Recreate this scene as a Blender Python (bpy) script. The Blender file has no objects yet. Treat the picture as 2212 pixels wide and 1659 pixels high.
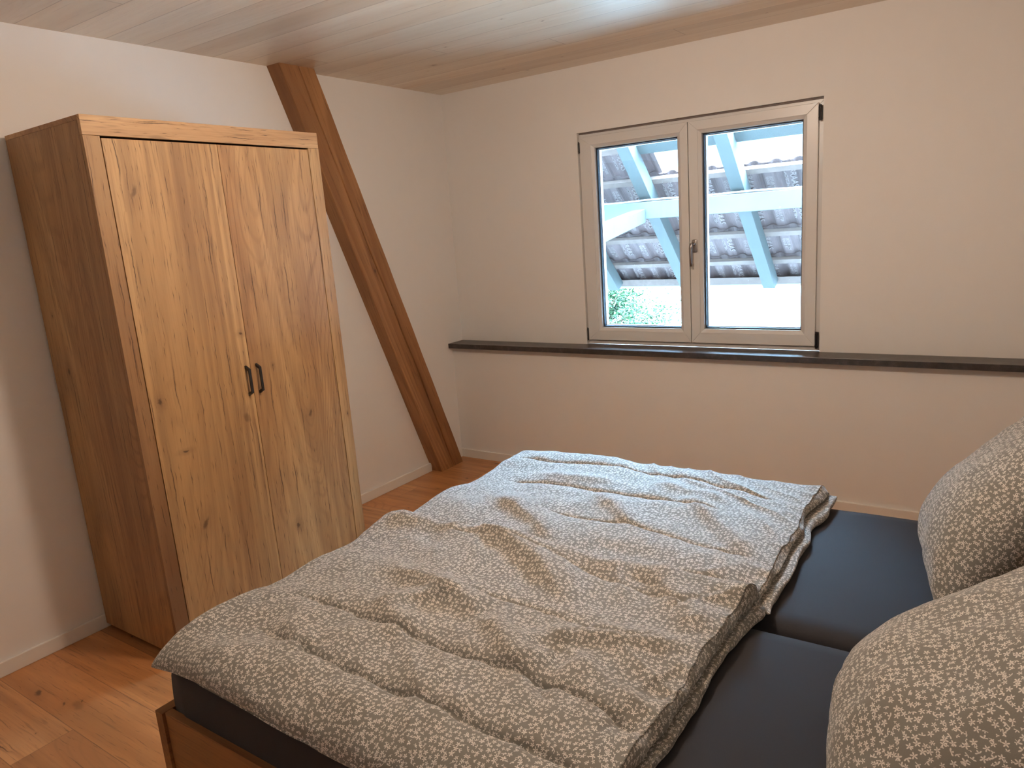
import bpy, bmesh, math, random
import numpy as np
from mathutils import Vector, Matrix

# ------------------------------------------------------------------ camera, world, exposure
S = bpy.context.scene
C = S.collection
S.view_settings.view_transform = 'Standard'
S.view_settings.look = 'None'
S.view_settings.gamma = 1.0
S.view_settings.use_curve_mapping = False
S.view_settings.exposure = 0.0

CAM = np.array([3.096, -3.8658, 1.5345]); YAW, PITCH, ROLL, FL = -0.6106, 0.2129, -0.0736, 1558.4
_f = np.array([math.sin(YAW)*math.cos(PITCH), math.cos(YAW)*math.cos(PITCH), -math.sin(PITCH)])
_r = np.array([math.cos(YAW), -math.sin(YAW), 0.0]); _u = np.cross(_r, _f)
_c, _s = math.cos(ROLL), math.sin(ROLL)
_r2 = _c*_r + _s*_u; _u2 = -_s*_r + _c*_u
cd = bpy.data.cameras.new('camera'); cam = bpy.data.objects.new('camera', cd); C.objects.link(cam)
cam.matrix_world = Matrix(((_r2[0], _u2[0], -_f[0], CAM[0]), (_r2[1], _u2[1], -_f[1], CAM[1]),
                           (_r2[2], _u2[2], -_f[2], CAM[2]), (0, 0, 0, 1)))
cd.sensor_width = 36; cd.lens = FL/2212*36; cd.clip_start = .05; cd.clip_end = 300
S.camera = cam

W = bpy.data.worlds.new('world'); S.world = W; W.use_nodes = True
bg = W.node_tree.nodes['Background']
# overcast sky: faint towards the horizon, much brighter higher up
_nt = W.node_tree
_tc = _nt.nodes.new('ShaderNodeTexCoord'); _sx = _nt.nodes.new('ShaderNodeSeparateXYZ'); _mr = _nt.nodes.new('ShaderNodeMapRange')
_nt.links.new(_tc.outputs['Generated'], _sx.inputs[0]); _nt.links.new(_sx.outputs[2], _mr.inputs[0])
_mr.interpolation_type = 'SMOOTHSTEP'
_mr.inputs[1].default_value = .33; _mr.inputs[2].default_value = .74; _mr.inputs[3].default_value = 6.0; _mr.inputs[4].default_value = 290.0
_nt.links.new(_mr.outputs[0], bg.inputs[1])
bg.inputs[0].default_value = (0.42, 0.70, 1.0, 1)
LAMP_STRENGTH = 170.0
LAMP_COLOR = (1.0, 0.79, 0.62, 1)
LAMP_POS = (1.98, -2.14, 2.4)

ROOM_H = 2.4; RX = 3.46; RY = -4.35      # right wall and rear wall

S.cycles.max_bounces = 8
S.cycles.caustics_reflective = False; S.cycles.caustics_refractive = False

# ------------------------------------------------------------------ object helpers
def tag(o, label=None, cat=None, group=None, kind=None):
    if label: o['label'] = label
    if cat: o['category'] = cat
    if group: o['group'] = group
    if kind: o['kind'] = kind
    return o
def empty(name, loc, label=None, cat=None, group=None, kind=None):
    o = bpy.data.objects.new(name, None); C.objects.link(o); o.location = loc
    o.empty_display_size = .1
    return tag(o, label, cat, group, kind)
def link(name, me, m, parent=None, smooth=False):
    o = bpy.data.objects.new(name, me); C.objects.link(o)
    if m: me.materials.append(m)
    if smooth:
        me.polygons.foreach_set('use_smooth', [True]*len(me.polygons))
    if parent:
        o.parent = parent
        o.matrix_parent_inverse = Matrix.Translation(-Vector(parent.location)) if parent.parent is None else parent_inv(parent)
    return o
def parent_inv(p):
    m = Matrix.Identity(4); q = p
    while q is not None:
        m = (Matrix.Translation(q.location) if q.type == 'EMPTY' else Matrix.Identity(4)) @ m
        q = q.parent
    # meshes hold world coordinates; only the root empty is moved and its offset was cancelled by its children
    return Matrix.Identity(4)
class MB:
    """collects shapes and links them as one mesh object"""
    def __init__(s): s.bm = bmesh.new()
    def box(s, x0, x1, y0, y1, z0, z1, bev=0, seg=2):
        vs = [s.bm.verts.new((x, y, z)) for x in (x0, x1) for y in (y0, y1) for z in (z0, z1)]
        fs = [(0,1,3,2),(4,6,7,5),(0,4,5,1),(2,3,7,6),(0,2,6,4),(1,5,7,3)]
        faces = [s.bm.faces.new([vs[i] for i in f]) for f in fs]
        if bev > 0:
            es = {e for f in faces for e in f.edges}
            bmesh.ops.bevel(s.bm, geom=list(es), offset=bev, segments=seg, affect='EDGES', profile=.5)
        return s
    def hexa(s, pts, bev=0):
        """pts: 4 bottom (ccw) + 4 top"""
        vs = [s.bm.verts.new(p) for p in pts]
        faces = [s.bm.faces.new([vs[i] for i in f]) for f in ((3,2,1,0),(4,5,6,7),(0,1,5,4),(1,2,6,5),(2,3,7,6),(3,0,4,7))]
        if bev > 0:
            es = {e for f in faces for e in f.edges}
            bmesh.ops.bevel(s.bm, geom=list(es), offset=bev, segments=2, affect='EDGES', profile=.5)
        return s
    def tube(s, pts, rad, n=12, cap=True):
        pts = [Vector(p) for p in pts]; rings = []
        for i, p in enumerate(pts):
            a = pts[max(0, i-1)]; b = pts[min(len(pts)-1, i+1)]; t = (b-a).normalized()
            ref = Vector((0,0,1)) if abs(t.z) < .9 else Vector((1,0,0))
            u = t.cross(ref).normalized(); v = t.cross(u)
            r = rad[i] if isinstance(rad, (list, tuple)) else rad
            rings.append([s.bm.verts.new(p + r*(math.cos(2*math.pi*k/n)*u + math.sin(2*math.pi*k/n)*v)) for k in range(n)])
        for A, B in zip(rings[:-1], rings[1:]):
            for k in range(n): s.bm.faces.new((A[k], A[(k+1)%n], B[(k+1)%n], B[k]))
        if cap: s.bm.faces.new(rings[0][::-1]); s.bm.faces.new(rings[-1])
        return s
    def frame(s, x0, x1, z0, z1, w, y0, y1, bev=0.002):
        """rectangular ring in the XZ plane with mitred corners, width w, from y0 to y1"""
        o = [(x0,z0),(x1,z0),(x1,z1),(x0,z1)]; i = [(x0+w,z0+w),(x1-w,z0+w),(x1-w,z1-w),(x0+w,z1-w)]
        for k in range(4):
            a, b, c, d = o[k], o[(k+1)%4], i[(k+1)%4], i[k]
            q = [(p[0], y0, p[1]) for p in (a,b,c,d)] + [(p[0], y1, p[1]) for p in (a,b,c,d)]
            s.hexa(q, bev)
        return s
    def build(s, name, m, parent=None, smooth=False):
        bmesh.ops.recalc_face_normals(s.bm, faces=s.bm.faces[:])
        me = bpy.data.meshes.new(name); s.bm.to_mesh(me); s.bm.free()
        return link(name, me, m, parent, smooth)
def box(name, m, dims, parent=None, bev=0):
    return MB().box(*dims, bev=bev).build(name, m, parent)

# ------------------------------------------------------------------ materials
class NT:
    def __init__(s, name):
        s.m = bpy.data.materials.new(name); s.m.use_nodes = True; s.t = s.m.node_tree
        s.b = s.t.nodes['Principled BSDF']; s.out = s.t.nodes['Material Output']
    def n(s, typ, **kw):
        nd = s.t.nodes.new(typ)
        for k, v in kw.items():
            if k == 'ins':
                for a, b in v.items(): s.set(nd, a, b)
            else: setattr(nd, k, v)
        return nd
    def set(s, nd, key, val):
        i = nd.inputs[key]
        if isinstance(val, bpy.types.NodeSocket): s.t.links.new(val, i)
        else: i.default_value = val
    def math(s, op, a, b=None, c=None, clamp=False):
        nd = s.t.nodes.new('ShaderNodeMath'); nd.operation = op; nd.use_clamp = clamp
        s.set(nd, 0, a)
        if b is not None: s.set(nd, 1, b)
        if c is not None: s.set(nd, 2, c)
        return nd.outputs[0]
    def vm(s, op, a, b=None, sc=None):
        nd = s.t.nodes.new('ShaderNodeVectorMath'); nd.operation = op
        s.set(nd, 0, a)
        if b is not None: s.set(nd, 1, b)
        if sc is not None: s.set(nd, 3, sc)
        return nd.outputs['Value'] if op in ('LENGTH','DISTANCE','DOT_PRODUCT') else nd.outputs[0]
    def noise(s, vec, scale, detail=3, rough=.5, dist=0):
        nd = s.n('ShaderNodeTexNoise', ins={'Vector': vec, 'Scale': scale, 'Detail': detail, 'Roughness': rough, 'Distortion': dist})
        return nd.outputs[0]
    def ramp(s, fac, stops, interp='LINEAR'):
        nd = s.t.nodes.new('ShaderNodeValToRGB'); s.set(nd, 0, fac); cr = nd.color_ramp; cr.interpolation = interp
        while len(cr.elements) < len(stops): cr.elements.new(.5)
        for e, (p, c) in zip(cr.elements, stops):
            e.position = p; e.color = (*c, 1) if len(c) == 3 else c
        return nd.outputs[0]
    def mix(s, fac, a, b, typ='MIX'):
        nd = s.t.nodes.new('ShaderNodeMix'); nd.data_type = 'RGBA'; nd.blend_type = typ
        s.set(nd, 0, fac); s.set(nd, 6, (*a, 1) if isinstance(a, tuple) and len(a) == 3 else a)
        s.set(nd, 7, (*b, 1) if isinstance(b, tuple) and len(b) == 3 else b)
        return nd.outputs[2]
    def sm(s, v, lo, hi):
        nd = s.t.nodes.new('ShaderNodeMapRange'); nd.interpolation_type = 'SMOOTHSTEP'
        s.set(nd, 0, v); nd.inputs[1].default_value = lo; nd.inputs[2].default_value = hi
        return nd.outputs[0]
    def sep(s, v):
        nd = s.t.nodes.new('ShaderNodeSeparateXYZ'); s.set(nd, 0, v); return nd.outputs
    def comb(s, x, y, z):
        nd = s.t.nodes.new('ShaderNodeCombineXYZ'); s.set(nd, 0, x); s.set(nd, 1, y); s.set(nd, 2, z); return nd.outputs[0]
    def bump(s, h, strength, dist=.001):
        nd = s.n('ShaderNodeBump', ins={'Strength': strength, 'Distance': dist, 'Height': h})
        s.t.links.new(nd.outputs[0], s.b.inputs['Normal'])
    def fin(s, col=None, rough=None, **kw):
        if col is not None: s.set(s.b, 'Base Color', (*col, 1) if isinstance(col, tuple) and len(col) == 3 else col)
        if rough is not None: s.set(s.b, 'Roughness', rough)
        for k, v in kw.items(): s.set(s.b, k.replace('_', ' '), v)
        return s.m
def plain(name, col, rough=.5, metallic=0, noise=.06, nscale=20, bump=0, **kw):
    t = NT(name); co = t.n('ShaderNodeTexCoord').outputs['Object']
    n = t.noise(co, nscale, 4)
    c = t.mix(n, tuple(x*(1-noise) for x in col), tuple(min(1, x*(1+noise)) for x in col))
    if bump: t.bump(t.noise(co, nscale*8, 3), bump, .001)
    return t.fin(c, rough, Metallic=metallic, **kw)

def wood(name, axis, light, mid, dark, crackcol, rough=.5, scale=1.0, cracks=.5, knots=.4, marks=(), obj_random=True,
         streak=1.0, planks=None, bumps=.15, swap=None, tones=(.74, 1.12), coat=0.0, streakfreq=4.0):
    """axis: grain direction 0,1,2 in object space (objects hold real coordinates)"""
    t = NT(name)
    co = t.n('ShaderNodeTexCoord').outputs['Object']
    base = co
    if obj_random:
        rnd = t.n('ShaderNodeObjectInfo').outputs['Random']
        off = t.vm('SCALE', (3.1, 5.3, 7.7), sc=t.math('MULTIPLY', rnd, 11.0))
        co = t.vm('ADD', co, off)
    tone = None; seam = None
    if planks:
        tone, seam, cellv = planks(t, base)
        co = t.vm('ADD', co, t.vm('SCALE', cellv, sc=9.0))
    st = [1, 1, 1]; st[axis] = .085
    v = t.vm('MULTIPLY', co, tuple(x*scale for x in st))
    warp = t.n('ShaderNodeTexNoise', ins={'Vector': v, 'Scale': 2.2, 'Detail': 2.0}).outputs[1]
    wv = t.vm('SCALE', t.vm('SUBTRACT', warp, (.5, .5, .5)), sc=.16)
    vw = t.vm('ADD', v, wv)
    # broad bands, growth lines, fine fibre
    band = t.noise(vw, streakfreq, 3, .55)
    rings = t.noise(vw, 1.6, 1.5, .4)
    line = t.math('FRACT', t.math('MULTIPLY', rings, 26.0))
    line = t.math('MULTIPLY', t.sm(line, .0, .75), t.math('SUBTRACT', 1.0, t.sm(line, .8, 1.0)))
    st2 = [1, 1, 1]; st2[axis] = .022
    fine = t.noise(t.vm('MULTIPLY', co, tuple(x*scale for x in st2)), 150, 4, .65)
    stm = [1, 1, 1]; stm[axis] = .06
    medium = t.noise(t.vm('ADD', t.vm('MULTIPLY', co, tuple(x*scale for x in stm)), t.vm('SCALE', wv, sc=.6)), 26, 4, .6)
    flecks = t.sm(t.noise(t.vm('MULTIPLY', co, tuple(x*scale for x in [a*1.6 for a in stm])), 60, 2, .5), .60, .72)
    c = t.ramp(band, [(.32, dark), (.46, mid), (.62, light)])
    c = t.mix(t.math('MULTIPLY', line, .38*streak), c, dark)
    c = t.mix(t.math('MULTIPLY', t.sm(fine, .45, .75), .45*streak), c, dark)
    c = t.mix(t.math('MULTIPLY', t.sm(medium, .48, .72), .42*streak), c, dark)
    c = t.mix(t.math('MULTIPLY', flecks, .35*streak), c, crackcol)
    red = t.sm(t.noise(t.vm('ADD', v, (7.3, 1.1, 4.2)), 2.6, 2), .52, .66)
    c = t.mix(t.math('MULTIPLY', red, .30*streak), c, (light[0]*.62, light[1]*.45, light[2]*.38))
    sv = [1, 1, 1]; sv[axis] = .22
    cat = t.noise(t.vm('ADD', t.vm('MULTIPLY', co, tuple(x*scale for x in sv)), t.vm('SCALE', wv, sc=1.5)), 3.4, 1.0, .4)
    cl = t.math('ABSOLUTE', t.math('SUBTRACT', t.math('FRACT', t.math('MULTIPLY', cat, 34.0)), .5))
    cl = t.math('MULTIPLY', t.math('SUBTRACT', 1.0, t.sm(cl, .03, .22)), red)
    c = t.mix(t.math('MULTIPLY', cl, .42*streak), c, dark)
    # pale patches
    pale = t.sm(t.noise(v, 3.1, 2), .5, .75)
    c = t.mix(t.math('MULTIPLY', pale, .3), c, light)
    oth = [i for i in range(3) if i != axis]
    cs = t.sep(co)
    ac = t.math('ADD', cs[oth[0]], cs[oth[1]]); gr = cs[axis]
    wn = t.noise(t.comb(t.math('MULTIPLY', ac, .3), t.math('MULTIPLY', gr, 1.0), 0.0), 9.0, 3)
    acw = t.math('ADD', ac, t.math('MULTIPLY', t.math('SUBTRACT', wn, .5), .022))
    def cells(fa, fg, hw, hl, share, seed, rag):
        vv = t.comb(t.math('MULTIPLY', acw, fa), t.math('MULTIPLY', gr, fg), seed)
        vo = t.n('ShaderNodeTexVoronoi', voronoi_dimensions='2D', ins={'Vector': t.vm('ADD', vv, (seed*3.7, seed*1.9, 0)), 'Scale': 1.0, 'Randomness': 1.0})
        loc = t.sep(t.vm('SUBTRACT', t.vm('ADD', vv, (seed*3.7, seed*1.9, 0)), vo.outputs['Position']))
        r1, r2, r3 = t.sep(vo.outputs['Color'])
        k = t.math('ADD', .45, t.math('MULTIPLY', r2, 1.1))
        a_ = t.math('DIVIDE', t.math('DIVIDE', loc[0], fa), t.math('MULTIPLY', k, hw))
        g_ = t.math('DIVIDE', t.math('DIVIDE', loc[1], fg), t.math('MULTIPLY', k, hl))
        L = t.math('SQRT', t.math('ADD', t.math('MULTIPLY', a_, a_), t.math('MULTIPLY', g_, g_)))
        if rag: L = t.math('ADD', L, t.math('MULTIPLY', t.math('SUBTRACT', t.noise(co, 130, 3, .6), .5), rag))
        return L, t.math('LESS_THAN', r1, share)
    if knots > 0:
        L, on = cells(4.2, 1.9, .0085, .014, knots, 1.0, 1.4)
        c = t.mix(t.math('MULTIPLY', t.math('MULTIPLY', t.math('SUBTRACT', 1.0, t.sm(L, .6, 3.4)), on), .42), c, dark)
        c = t.mix(t.math('MULTIPLY', t.math('MULTIPLY', t.math('SUBTRACT', 1.0, t.sm(L, .2, 1.1)), on), .75), c, crackcol)
    if cracks > 0:
        for (fa, fg, hw, hl, sh, sd) in ((13.0, 2.6, .0014, .085, .62, 2.0), (21.0, 5.0, .0010, .035, .5, 3.0), (46.0, 15.0, .0007, .011, .45, 4.0)):
            L, on = cells(fa, fg, hw, hl, sh, sd, .7)
            c = t.mix(t.math('MULTIPLY', t.math('MULTIPLY', t.math('SUBTRACT', 1.0, t.sm(L, 1.0, 3.2)), on), .30*cracks), c, dark)
            c = t.mix(t.math('MULTIPLY', t.math('MULTIPLY', t.math('SUBTRACT', 1.0, t.sm(L, .35, 1.15)), on), .85*cracks), c, crackcol)
    for (ctr, rad, ang, amt) in marks:      # individual knots and splits of this piece: centre, radii, slant
        p = t.vm('SUBTRACT', base, ctr)
        p = t.vm('ADD', p, t.vm('SCALE', t.vm('SUBTRACT', t.n('ShaderNodeTexNoise', ins={'Vector': base, 'Scale': 38.0, 'Detail': 4.0}).outputs[1], (.5,.5,.5)), sc=.022))
        nd = t.n('ShaderNodeVectorRotate', rotation_type='AXIS_ANGLE'); t.set(nd, 'Vector', p); nd.inputs['Axis'].default_value = (1,0,0) if axis == 2 else (0,0,1)
        nd.inputs['Angle'].default_value = ang
        q = t.vm('DIVIDE', nd.outputs[0], rad)
        L = t.vm('LENGTH', q)
        c = t.mix(t.math('MULTIPLY', t.math('SUBTRACT', 1.0, t.sm(L, .35, 1.0)), amt), c, crackcol)
        c = t.mix(t.math('MULTIPLY', t.math('SUBTRACT', 1.0, t.sm(L, .8, 3.6)), .35*amt), c, dark)
    if tone is not None:
        c = t.mix(1.0, c, t.ramp(tone, [(0, (tones[0],)*3), (1, (tones[1], tones[1]*.98, tones[1]*.95))]), 'MULTIPLY')
        c = t.mix(t.math('MULTIPLY', seam, .5), c, crackcol)
    h = t.math('ADD', t.math('MULTIPLY', fine, .6), t.math('MULTIPLY', band, .5))
    if seam is not None: h = t.math('SUBTRACT', h, t.math('MULTIPLY', seam, 2.0))
    t.bump(h, bumps, .001)
    return t.fin(c, rough, Coat_Weight=coat, Coat_Roughness=.25)

def plank_fn(width, length, y0, xoff, seamw):
    def fn(t, co):
        X, Y, Z = t.sep(co)
        row = t.math('DIVIDE', t.math('SUBTRACT', Y, y0), width)
        ri = t.math('FLOOR', row); rf = t.math('FRACT', row)
        wn = t.math('FRACT', t.math('MULTIPLY', t.math('ADD', ri, 1.0), .437))
        col = t.math('DIVIDE', t.math('ADD', t.math('SUBTRACT', X, xoff), t.math('MULTIPLY', wn, length)), length)
        ci = t.math('FLOOR', col); cf = t.math('FRACT', col)
        wn2 = t.n('ShaderNodeTexWhiteNoise', noise_dimensions='2D', ins={'Vector': t.comb(ri, ci, 0.0)})
        ey = t.math('MULTIPLY', t.math('MINIMUM', rf, t.math('SUBTRACT', 1.0, rf)), width)
        ex = t.math('MULTIPLY', t.math('MINIMUM', cf, t.math('SUBTRACT', 1.0, cf)), length)
        e = t.math('MINIMUM', ex, ey)
        seam = t.math('SUBTRACT', 1.0, t.sm(e, seamw*.4, seamw))
        return wn2.outputs['Value'], seam, wn2.outputs['Color']
    return fn

def mat_wall(name, col):
    t = NT(name); co = t.n('ShaderNodeTexCoord').outputs['Object']
    n1 = t.noise(co, 260, 3, .6); n2 = t.noise(co, 14, 3)
    c = t.mix(n2, tuple(x*.975 for x in col), col)
    t.bump(t.math('ADD', n1, t.math('MULTIPLY', n2, .8)), .22, .0012)
    return t.fin(c, .85)

def mat_flower(name, ground, petal):
    """cotton print: small five-petalled blossoms, about 1.3 cm, on UVs in metres"""
    t = NT(name); uv = t.n('ShaderNodeTexCoord').outputs['UV']
    col = None; mask = 0
    for (freq, off, thr, R) in ((79.0, (0, 0, 0), 1.0, .46), (118.0, (3.3, 7.1, 0), .66, .30)):
        v = t.vm('ADD', t.vm('SCALE', uv, sc=freq), off)
        vo = t.n('ShaderNodeTexVoronoi', voronoi_dimensions='2D', ins={'Vector': v, 'Scale': 1.0, 'Randomness': .62})
        loc = t.vm('SUBTRACT', v, vo.outputs['Position'])
        rr, rg, rb = t.sep(vo.outputs['Color'])
        lx, ly, lz = t.sep(loc)
        ang = t.math('ARCTAN2', ly, lx)
        d = vo.outputs['Distance']
        k = 2.5 if thr == 1.0 else 1.5
        pet = t.math('ABSOLUTE', t.math('COSINE', t.math('ADD', t.math('MULTIPLY', ang, k), t.math('MULTIPLY', rr, 12.0))))
        pet = t.math('POWER', pet, 1.5)
        size = t.math('ADD', R*.72, t.math('MULTIPLY', rg, R*.42))
        rad = t.math('MULTIPLY', size, t.math('ADD', .12, t.math('MULTIPLY', pet, .88)))
        m = t.sm(t.math('SUBTRACT', rad, d), -.015, .03)
        # some blossoms are drawn from the side, as two or three petals
        side = t.math('GREATER_THAN', t.math('ADD', t.math('COSINE', t.math('ADD', ang, t.math('MULTIPLY', rb, 40.0))),
                                             t.math('MULTIPLY', t.math('LESS_THAN', rb, .66), 3.0)), -.1)
        m = t.math('MULTIPLY', m, side)
        if thr < 1: m = t.math('MULTIPLY', m, t.math('GREATER_THAN', rg, thr))
        else:
            eye = t.math('MULTIPLY', t.math('LESS_THAN', d, .045), t.math('LESS_THAN', rb, .6))
        mask = m if thr == 1.0 else t.math('MAXIMUM', mask, m)
    weave = t.noise(t.vm('SCALE', uv, sc=1.0), 900, 2, .5)
    g = t.mix(weave, tuple(x*.9 for x in ground), tuple(x*1.1 for x in ground))
    c = t.mix(mask, g, petal)
    c = t.mix(t.math('MULTIPLY', eye, .8), c, (.03, .025, .02))
    cr = t.noise(uv, 26, 4, .6)
    t.bump(t.math('ADD', t.math('MULTIPLY', weave, .12), cr), .35, .004)
    return t.fin(c, .82, Sheen_Weight=.25, Sheen_Roughness=.5)

def mat_sheet(name, col):
    t = NT(name); co = t.n('ShaderNodeTexCoord').outputs['Object']
    w = t.noise(t.vm('MULTIPLY', co, (1, 3, 1)), 420, 2, .6)
    c = t.mix(w, tuple(x*.8 for x in col), tuple(x*1.25 for x in col))
    t.bump(t.math('ADD', t.math('MULTIPLY', w, .3), t.noise(t.vm('MULTIPLY', co, (2.5, .6, 1)), 9, 3)), .2, .004)
    return t.fin(c, .8, Sheen_Weight=.06, Sheen_Roughness=.4)

def mat_glass(name):
    t = NT(name); nt = t.t; nt.nodes.remove(t.b)
    tr = nt.nodes.new('ShaderNodeBsdfTransparent'); tr.inputs[0].default_value = (.93, .97, .98, 1)
    gl = nt.nodes.new('ShaderNodeBsdfGlossy'); gl.inputs['Roughness'].default_value = .01
    fr = nt.nodes.new('ShaderNodeFresnel'); fr.inputs[0].default_value = 1.45
    # dust and water marks on the pane
    co = t.n('ShaderNodeTexCoord').outputs['Object']
    v = t.n('ShaderNodeTexVoronoi', ins={'Vector': co, 'Scale': 38.0, 'Randomness': 1.0})
    spot = t.math('MULTIPLY', t.math('LESS_THAN', v.outputs['Distance'], .07), t.math('GREATER_THAN', t.sep(v.outputs['Color'])[0], .86))
    df = nt.nodes.new('ShaderNodeBsdfDiffuse'); df.inputs[0].default_value = (.8, .85, .85, 1)
    m1 = nt.nodes.new('ShaderNodeMixShader'); m2 = nt.nodes.new('ShaderNodeMixShader')
    nt.links.new(fr.outputs[0], m1.inputs[0]); nt.links.new(tr.outputs[0], m1.inputs[1]); nt.links.new(gl.outputs[0], m1.inputs[2])
    film = t.math('ADD', t.math('MULTIPLY', spot, .3), t.math('MULTIPLY', t.sm(t.noise(co, 5, 4), .45, .8), .05))
    t.set(m2, 0, film); nt.links.new(m1.outputs[0], m2.inputs[1]); nt.links.new(df.outputs[0], m2.inputs[2])
    nt.links.new(m2.outputs[0], t.out.inputs[0])
    return t.m

M = {}
M['wall'] = mat_wall('wall_paint', (.80, .78, .76))
M['base'] = plain('baseboard_paint', (.78, .76, .72), .4, noise=.02)
M['oak'] = wood('wardrobe_oak', 2, (.54, .335, .150), (.41, .235, .098), (.20, .098, .042), (.045, .022, .012), .55,
                cracks=1.0, knots=.30, bumps=.18,
                marks=[((.58, -2.455, 1.75), (.05, .014, .03), .35, .6), ((.58, -2.12, 1.20), (.05, .012, .007), 0, .9),
                       ((.58, -2.15, .86), (.05, .018, .03), -.4, .5), ((.58, -2.43, .80), (.05, .016, .006), 0, .9),
                       ((.58, -2.40, .50), (.05, .014, .03), .4, .7), ((.58, -1.83, .80), (.05, .010, .025), .3, .7)])
M['oakrail'] = wood('wardrobe_oak_rail', 1, (.60, .38, .185), (.46, .265, .12), (.27, .135, .06), (.045, .022, .012), .55,
                    cracks=1.0, knots=.1, bumps=.18)
M['bedoak'] = wood('bed_oak', 0, (.31, .15, .052), (.25, .11, .036), (.14, .058, .02), (.05, .022, .012), .5, cracks=.6, knots=.2)
M['bedoaky'] = wood('bed_oak_crossways', 1, (.31, .15, .052), (.25, .11, .036), (.14, .058, .02), (.05, .022, .012), .5, cracks=.6, knots=.2)
M['beam'] = wood('spruce_beam', 2, (.42, .21, .085), (.33, .155, .056), (.19, .08, .028), (.05, .02, .008), .6,
                 cracks=.0, knots=.25, bumps=.3, obj_random=False, streak=1.2)
M['floor'] = wood('oak_floor', 0, (.70, .36, .155), (.57, .27, .105), (.34, .15, .055), (.025, .012, .01), .38, cracks=.55, knots=.22,
                  obj_random=False, planks=plank_fn(.19, 1.9, -3.0, .596, .0016), bumps=.2, coat=.15,
                  marks=[((.254, -2.965, 0), (.030, .014, .1), .3, 1.0), ((.47, -2.925, 0), (.05, .022, .1), .2, .35), ((.45, -3.17, 0), (.11, .0035, .1), -.12, .9), ((.415, -2.95, 0), (.014, .005, .1), .6, .9),
                         ((.46, -2.905, 0), (.010, .004, .1), .6, .8), ((.19, -2.58, 0), (.012, .006, .1), .4, .9), ((.50, -3.075, 0), (.004, .003, .1), 0, .9)])
M['ceil'] = wood('spruce_ceiling', 0, (.88, .76, .62), (.82, .68, .53), (.68, .51, .36), (.26, .13, .07), .34, cracks=.12, knots=.28,
                 obj_random=False, planks=plank_fn(.165, 3.9, .0, 0, .0026), bumps=.12, streak=.45, coat=.2, tones=(.88, 1.04))
M['black'] = plain('black_metal', (.012, .012, .013), .45, 0)
M['dark'] = plain('black_plastic', (.02, .02, .02), .7)
M['pvc'] = plain('white_pvc', (.68, .67, .66), .32, noise=.015, nscale=6)
M['shadowgap'] = plain('grey_brown_shadow_gap', (.20, .16, .15), .8)  # dark colour stands in for shade in the gap above the window frame
M['seal'] = plain('black_rubber_seal', (.012, .018, .03), .55)
M['metal'] = plain('grey_brushed_metal', (.36, .34, .33), .32, 1.0)
M['hinge'] = plain('dark_hinge_metal', (.05, .05, .055), .3, .9)
M['glass'] = mat_glass('window_glass')
def mat_stone():
    t = NT('dark_stone'); co = t.n('ShaderNodeTexCoord').outputs['Object']
    n = t.noise(co, 22, 6, .65, .8); v = t.n('ShaderNodeTexVoronoi', ins={'Vector': co, 'Scale': 240.0}).outputs['Distance']
    c = t.ramp(n, [(.3, (.030, .026, .025)), (.55, (.055, .048, .046)), (.75, (.10, .088, .082))])
    c = t.mix(t.math('MULTIPLY', t.math('LESS_THAN', v, .2), .25), c, (.2, .18, .17))
    t.bump(n, .15, .001)
    return t.fin(c, .34)
M['stone'] = mat_stone()
M['print'] = mat_flower('flower_print_cotton', (.172, .172, .156), (.66, .64, .60))
M['sheet'] = mat_sheet('charcoal_sheet', (.0115, .0122, .0175))
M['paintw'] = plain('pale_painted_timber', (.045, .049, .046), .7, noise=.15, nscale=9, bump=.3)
M['batten'] = plain('weathered_batten', (.13, .085, .07), .85, noise=.35, nscale=30, bump=.4)
M['tile'] = plain('concrete_tile', (.125, .082, .078), .9, noise=.3, nscale=14, bump=.4)
M['tiletext'] = plain('concrete_tile_relief', (.20, .145, .135), .9, noise=.2, nscale=20)
M['zinc'] = plain('zinc_gutter', (.12, .14, .14), .45, .6, noise=.1)
M['cable'] = plain('white_cable', (.3, .3, .3), .5)
M['ground'] = plain('bright_paving', (.13, .13, .125), .9, noise=.03, nscale=2)
def mat_leaf():
    t = NT('leaf_green'); co = t.n('ShaderNodeTexCoord').outputs['Object']
    c = t.ramp(t.noise(co, 3, 3), [(.3, (.010, .034, .009)), (.7, (.028, .072, .02))])
    return t.fin(c, .6, Transmission_Weight=0.0, Subsurface_Weight=.0)
M['leaf'] = mat_leaf()
M['bark'] = plain('bark', (.12, .08, .05), .9, noise=.4)
def mat_lamp():
    t = NT('lit_opal_glass'); nt = t.t; nt.nodes.remove(t.b)
    e = nt.nodes.new('ShaderNodeEmission'); e.inputs[0].default_value = LAMP_COLOR; e.inputs[1].default_value = LAMP_STRENGTH
    nt.links.new(e.outputs[0], t.out.inputs[0]); return t.m
M['lamp'] = mat_lamp()

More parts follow.
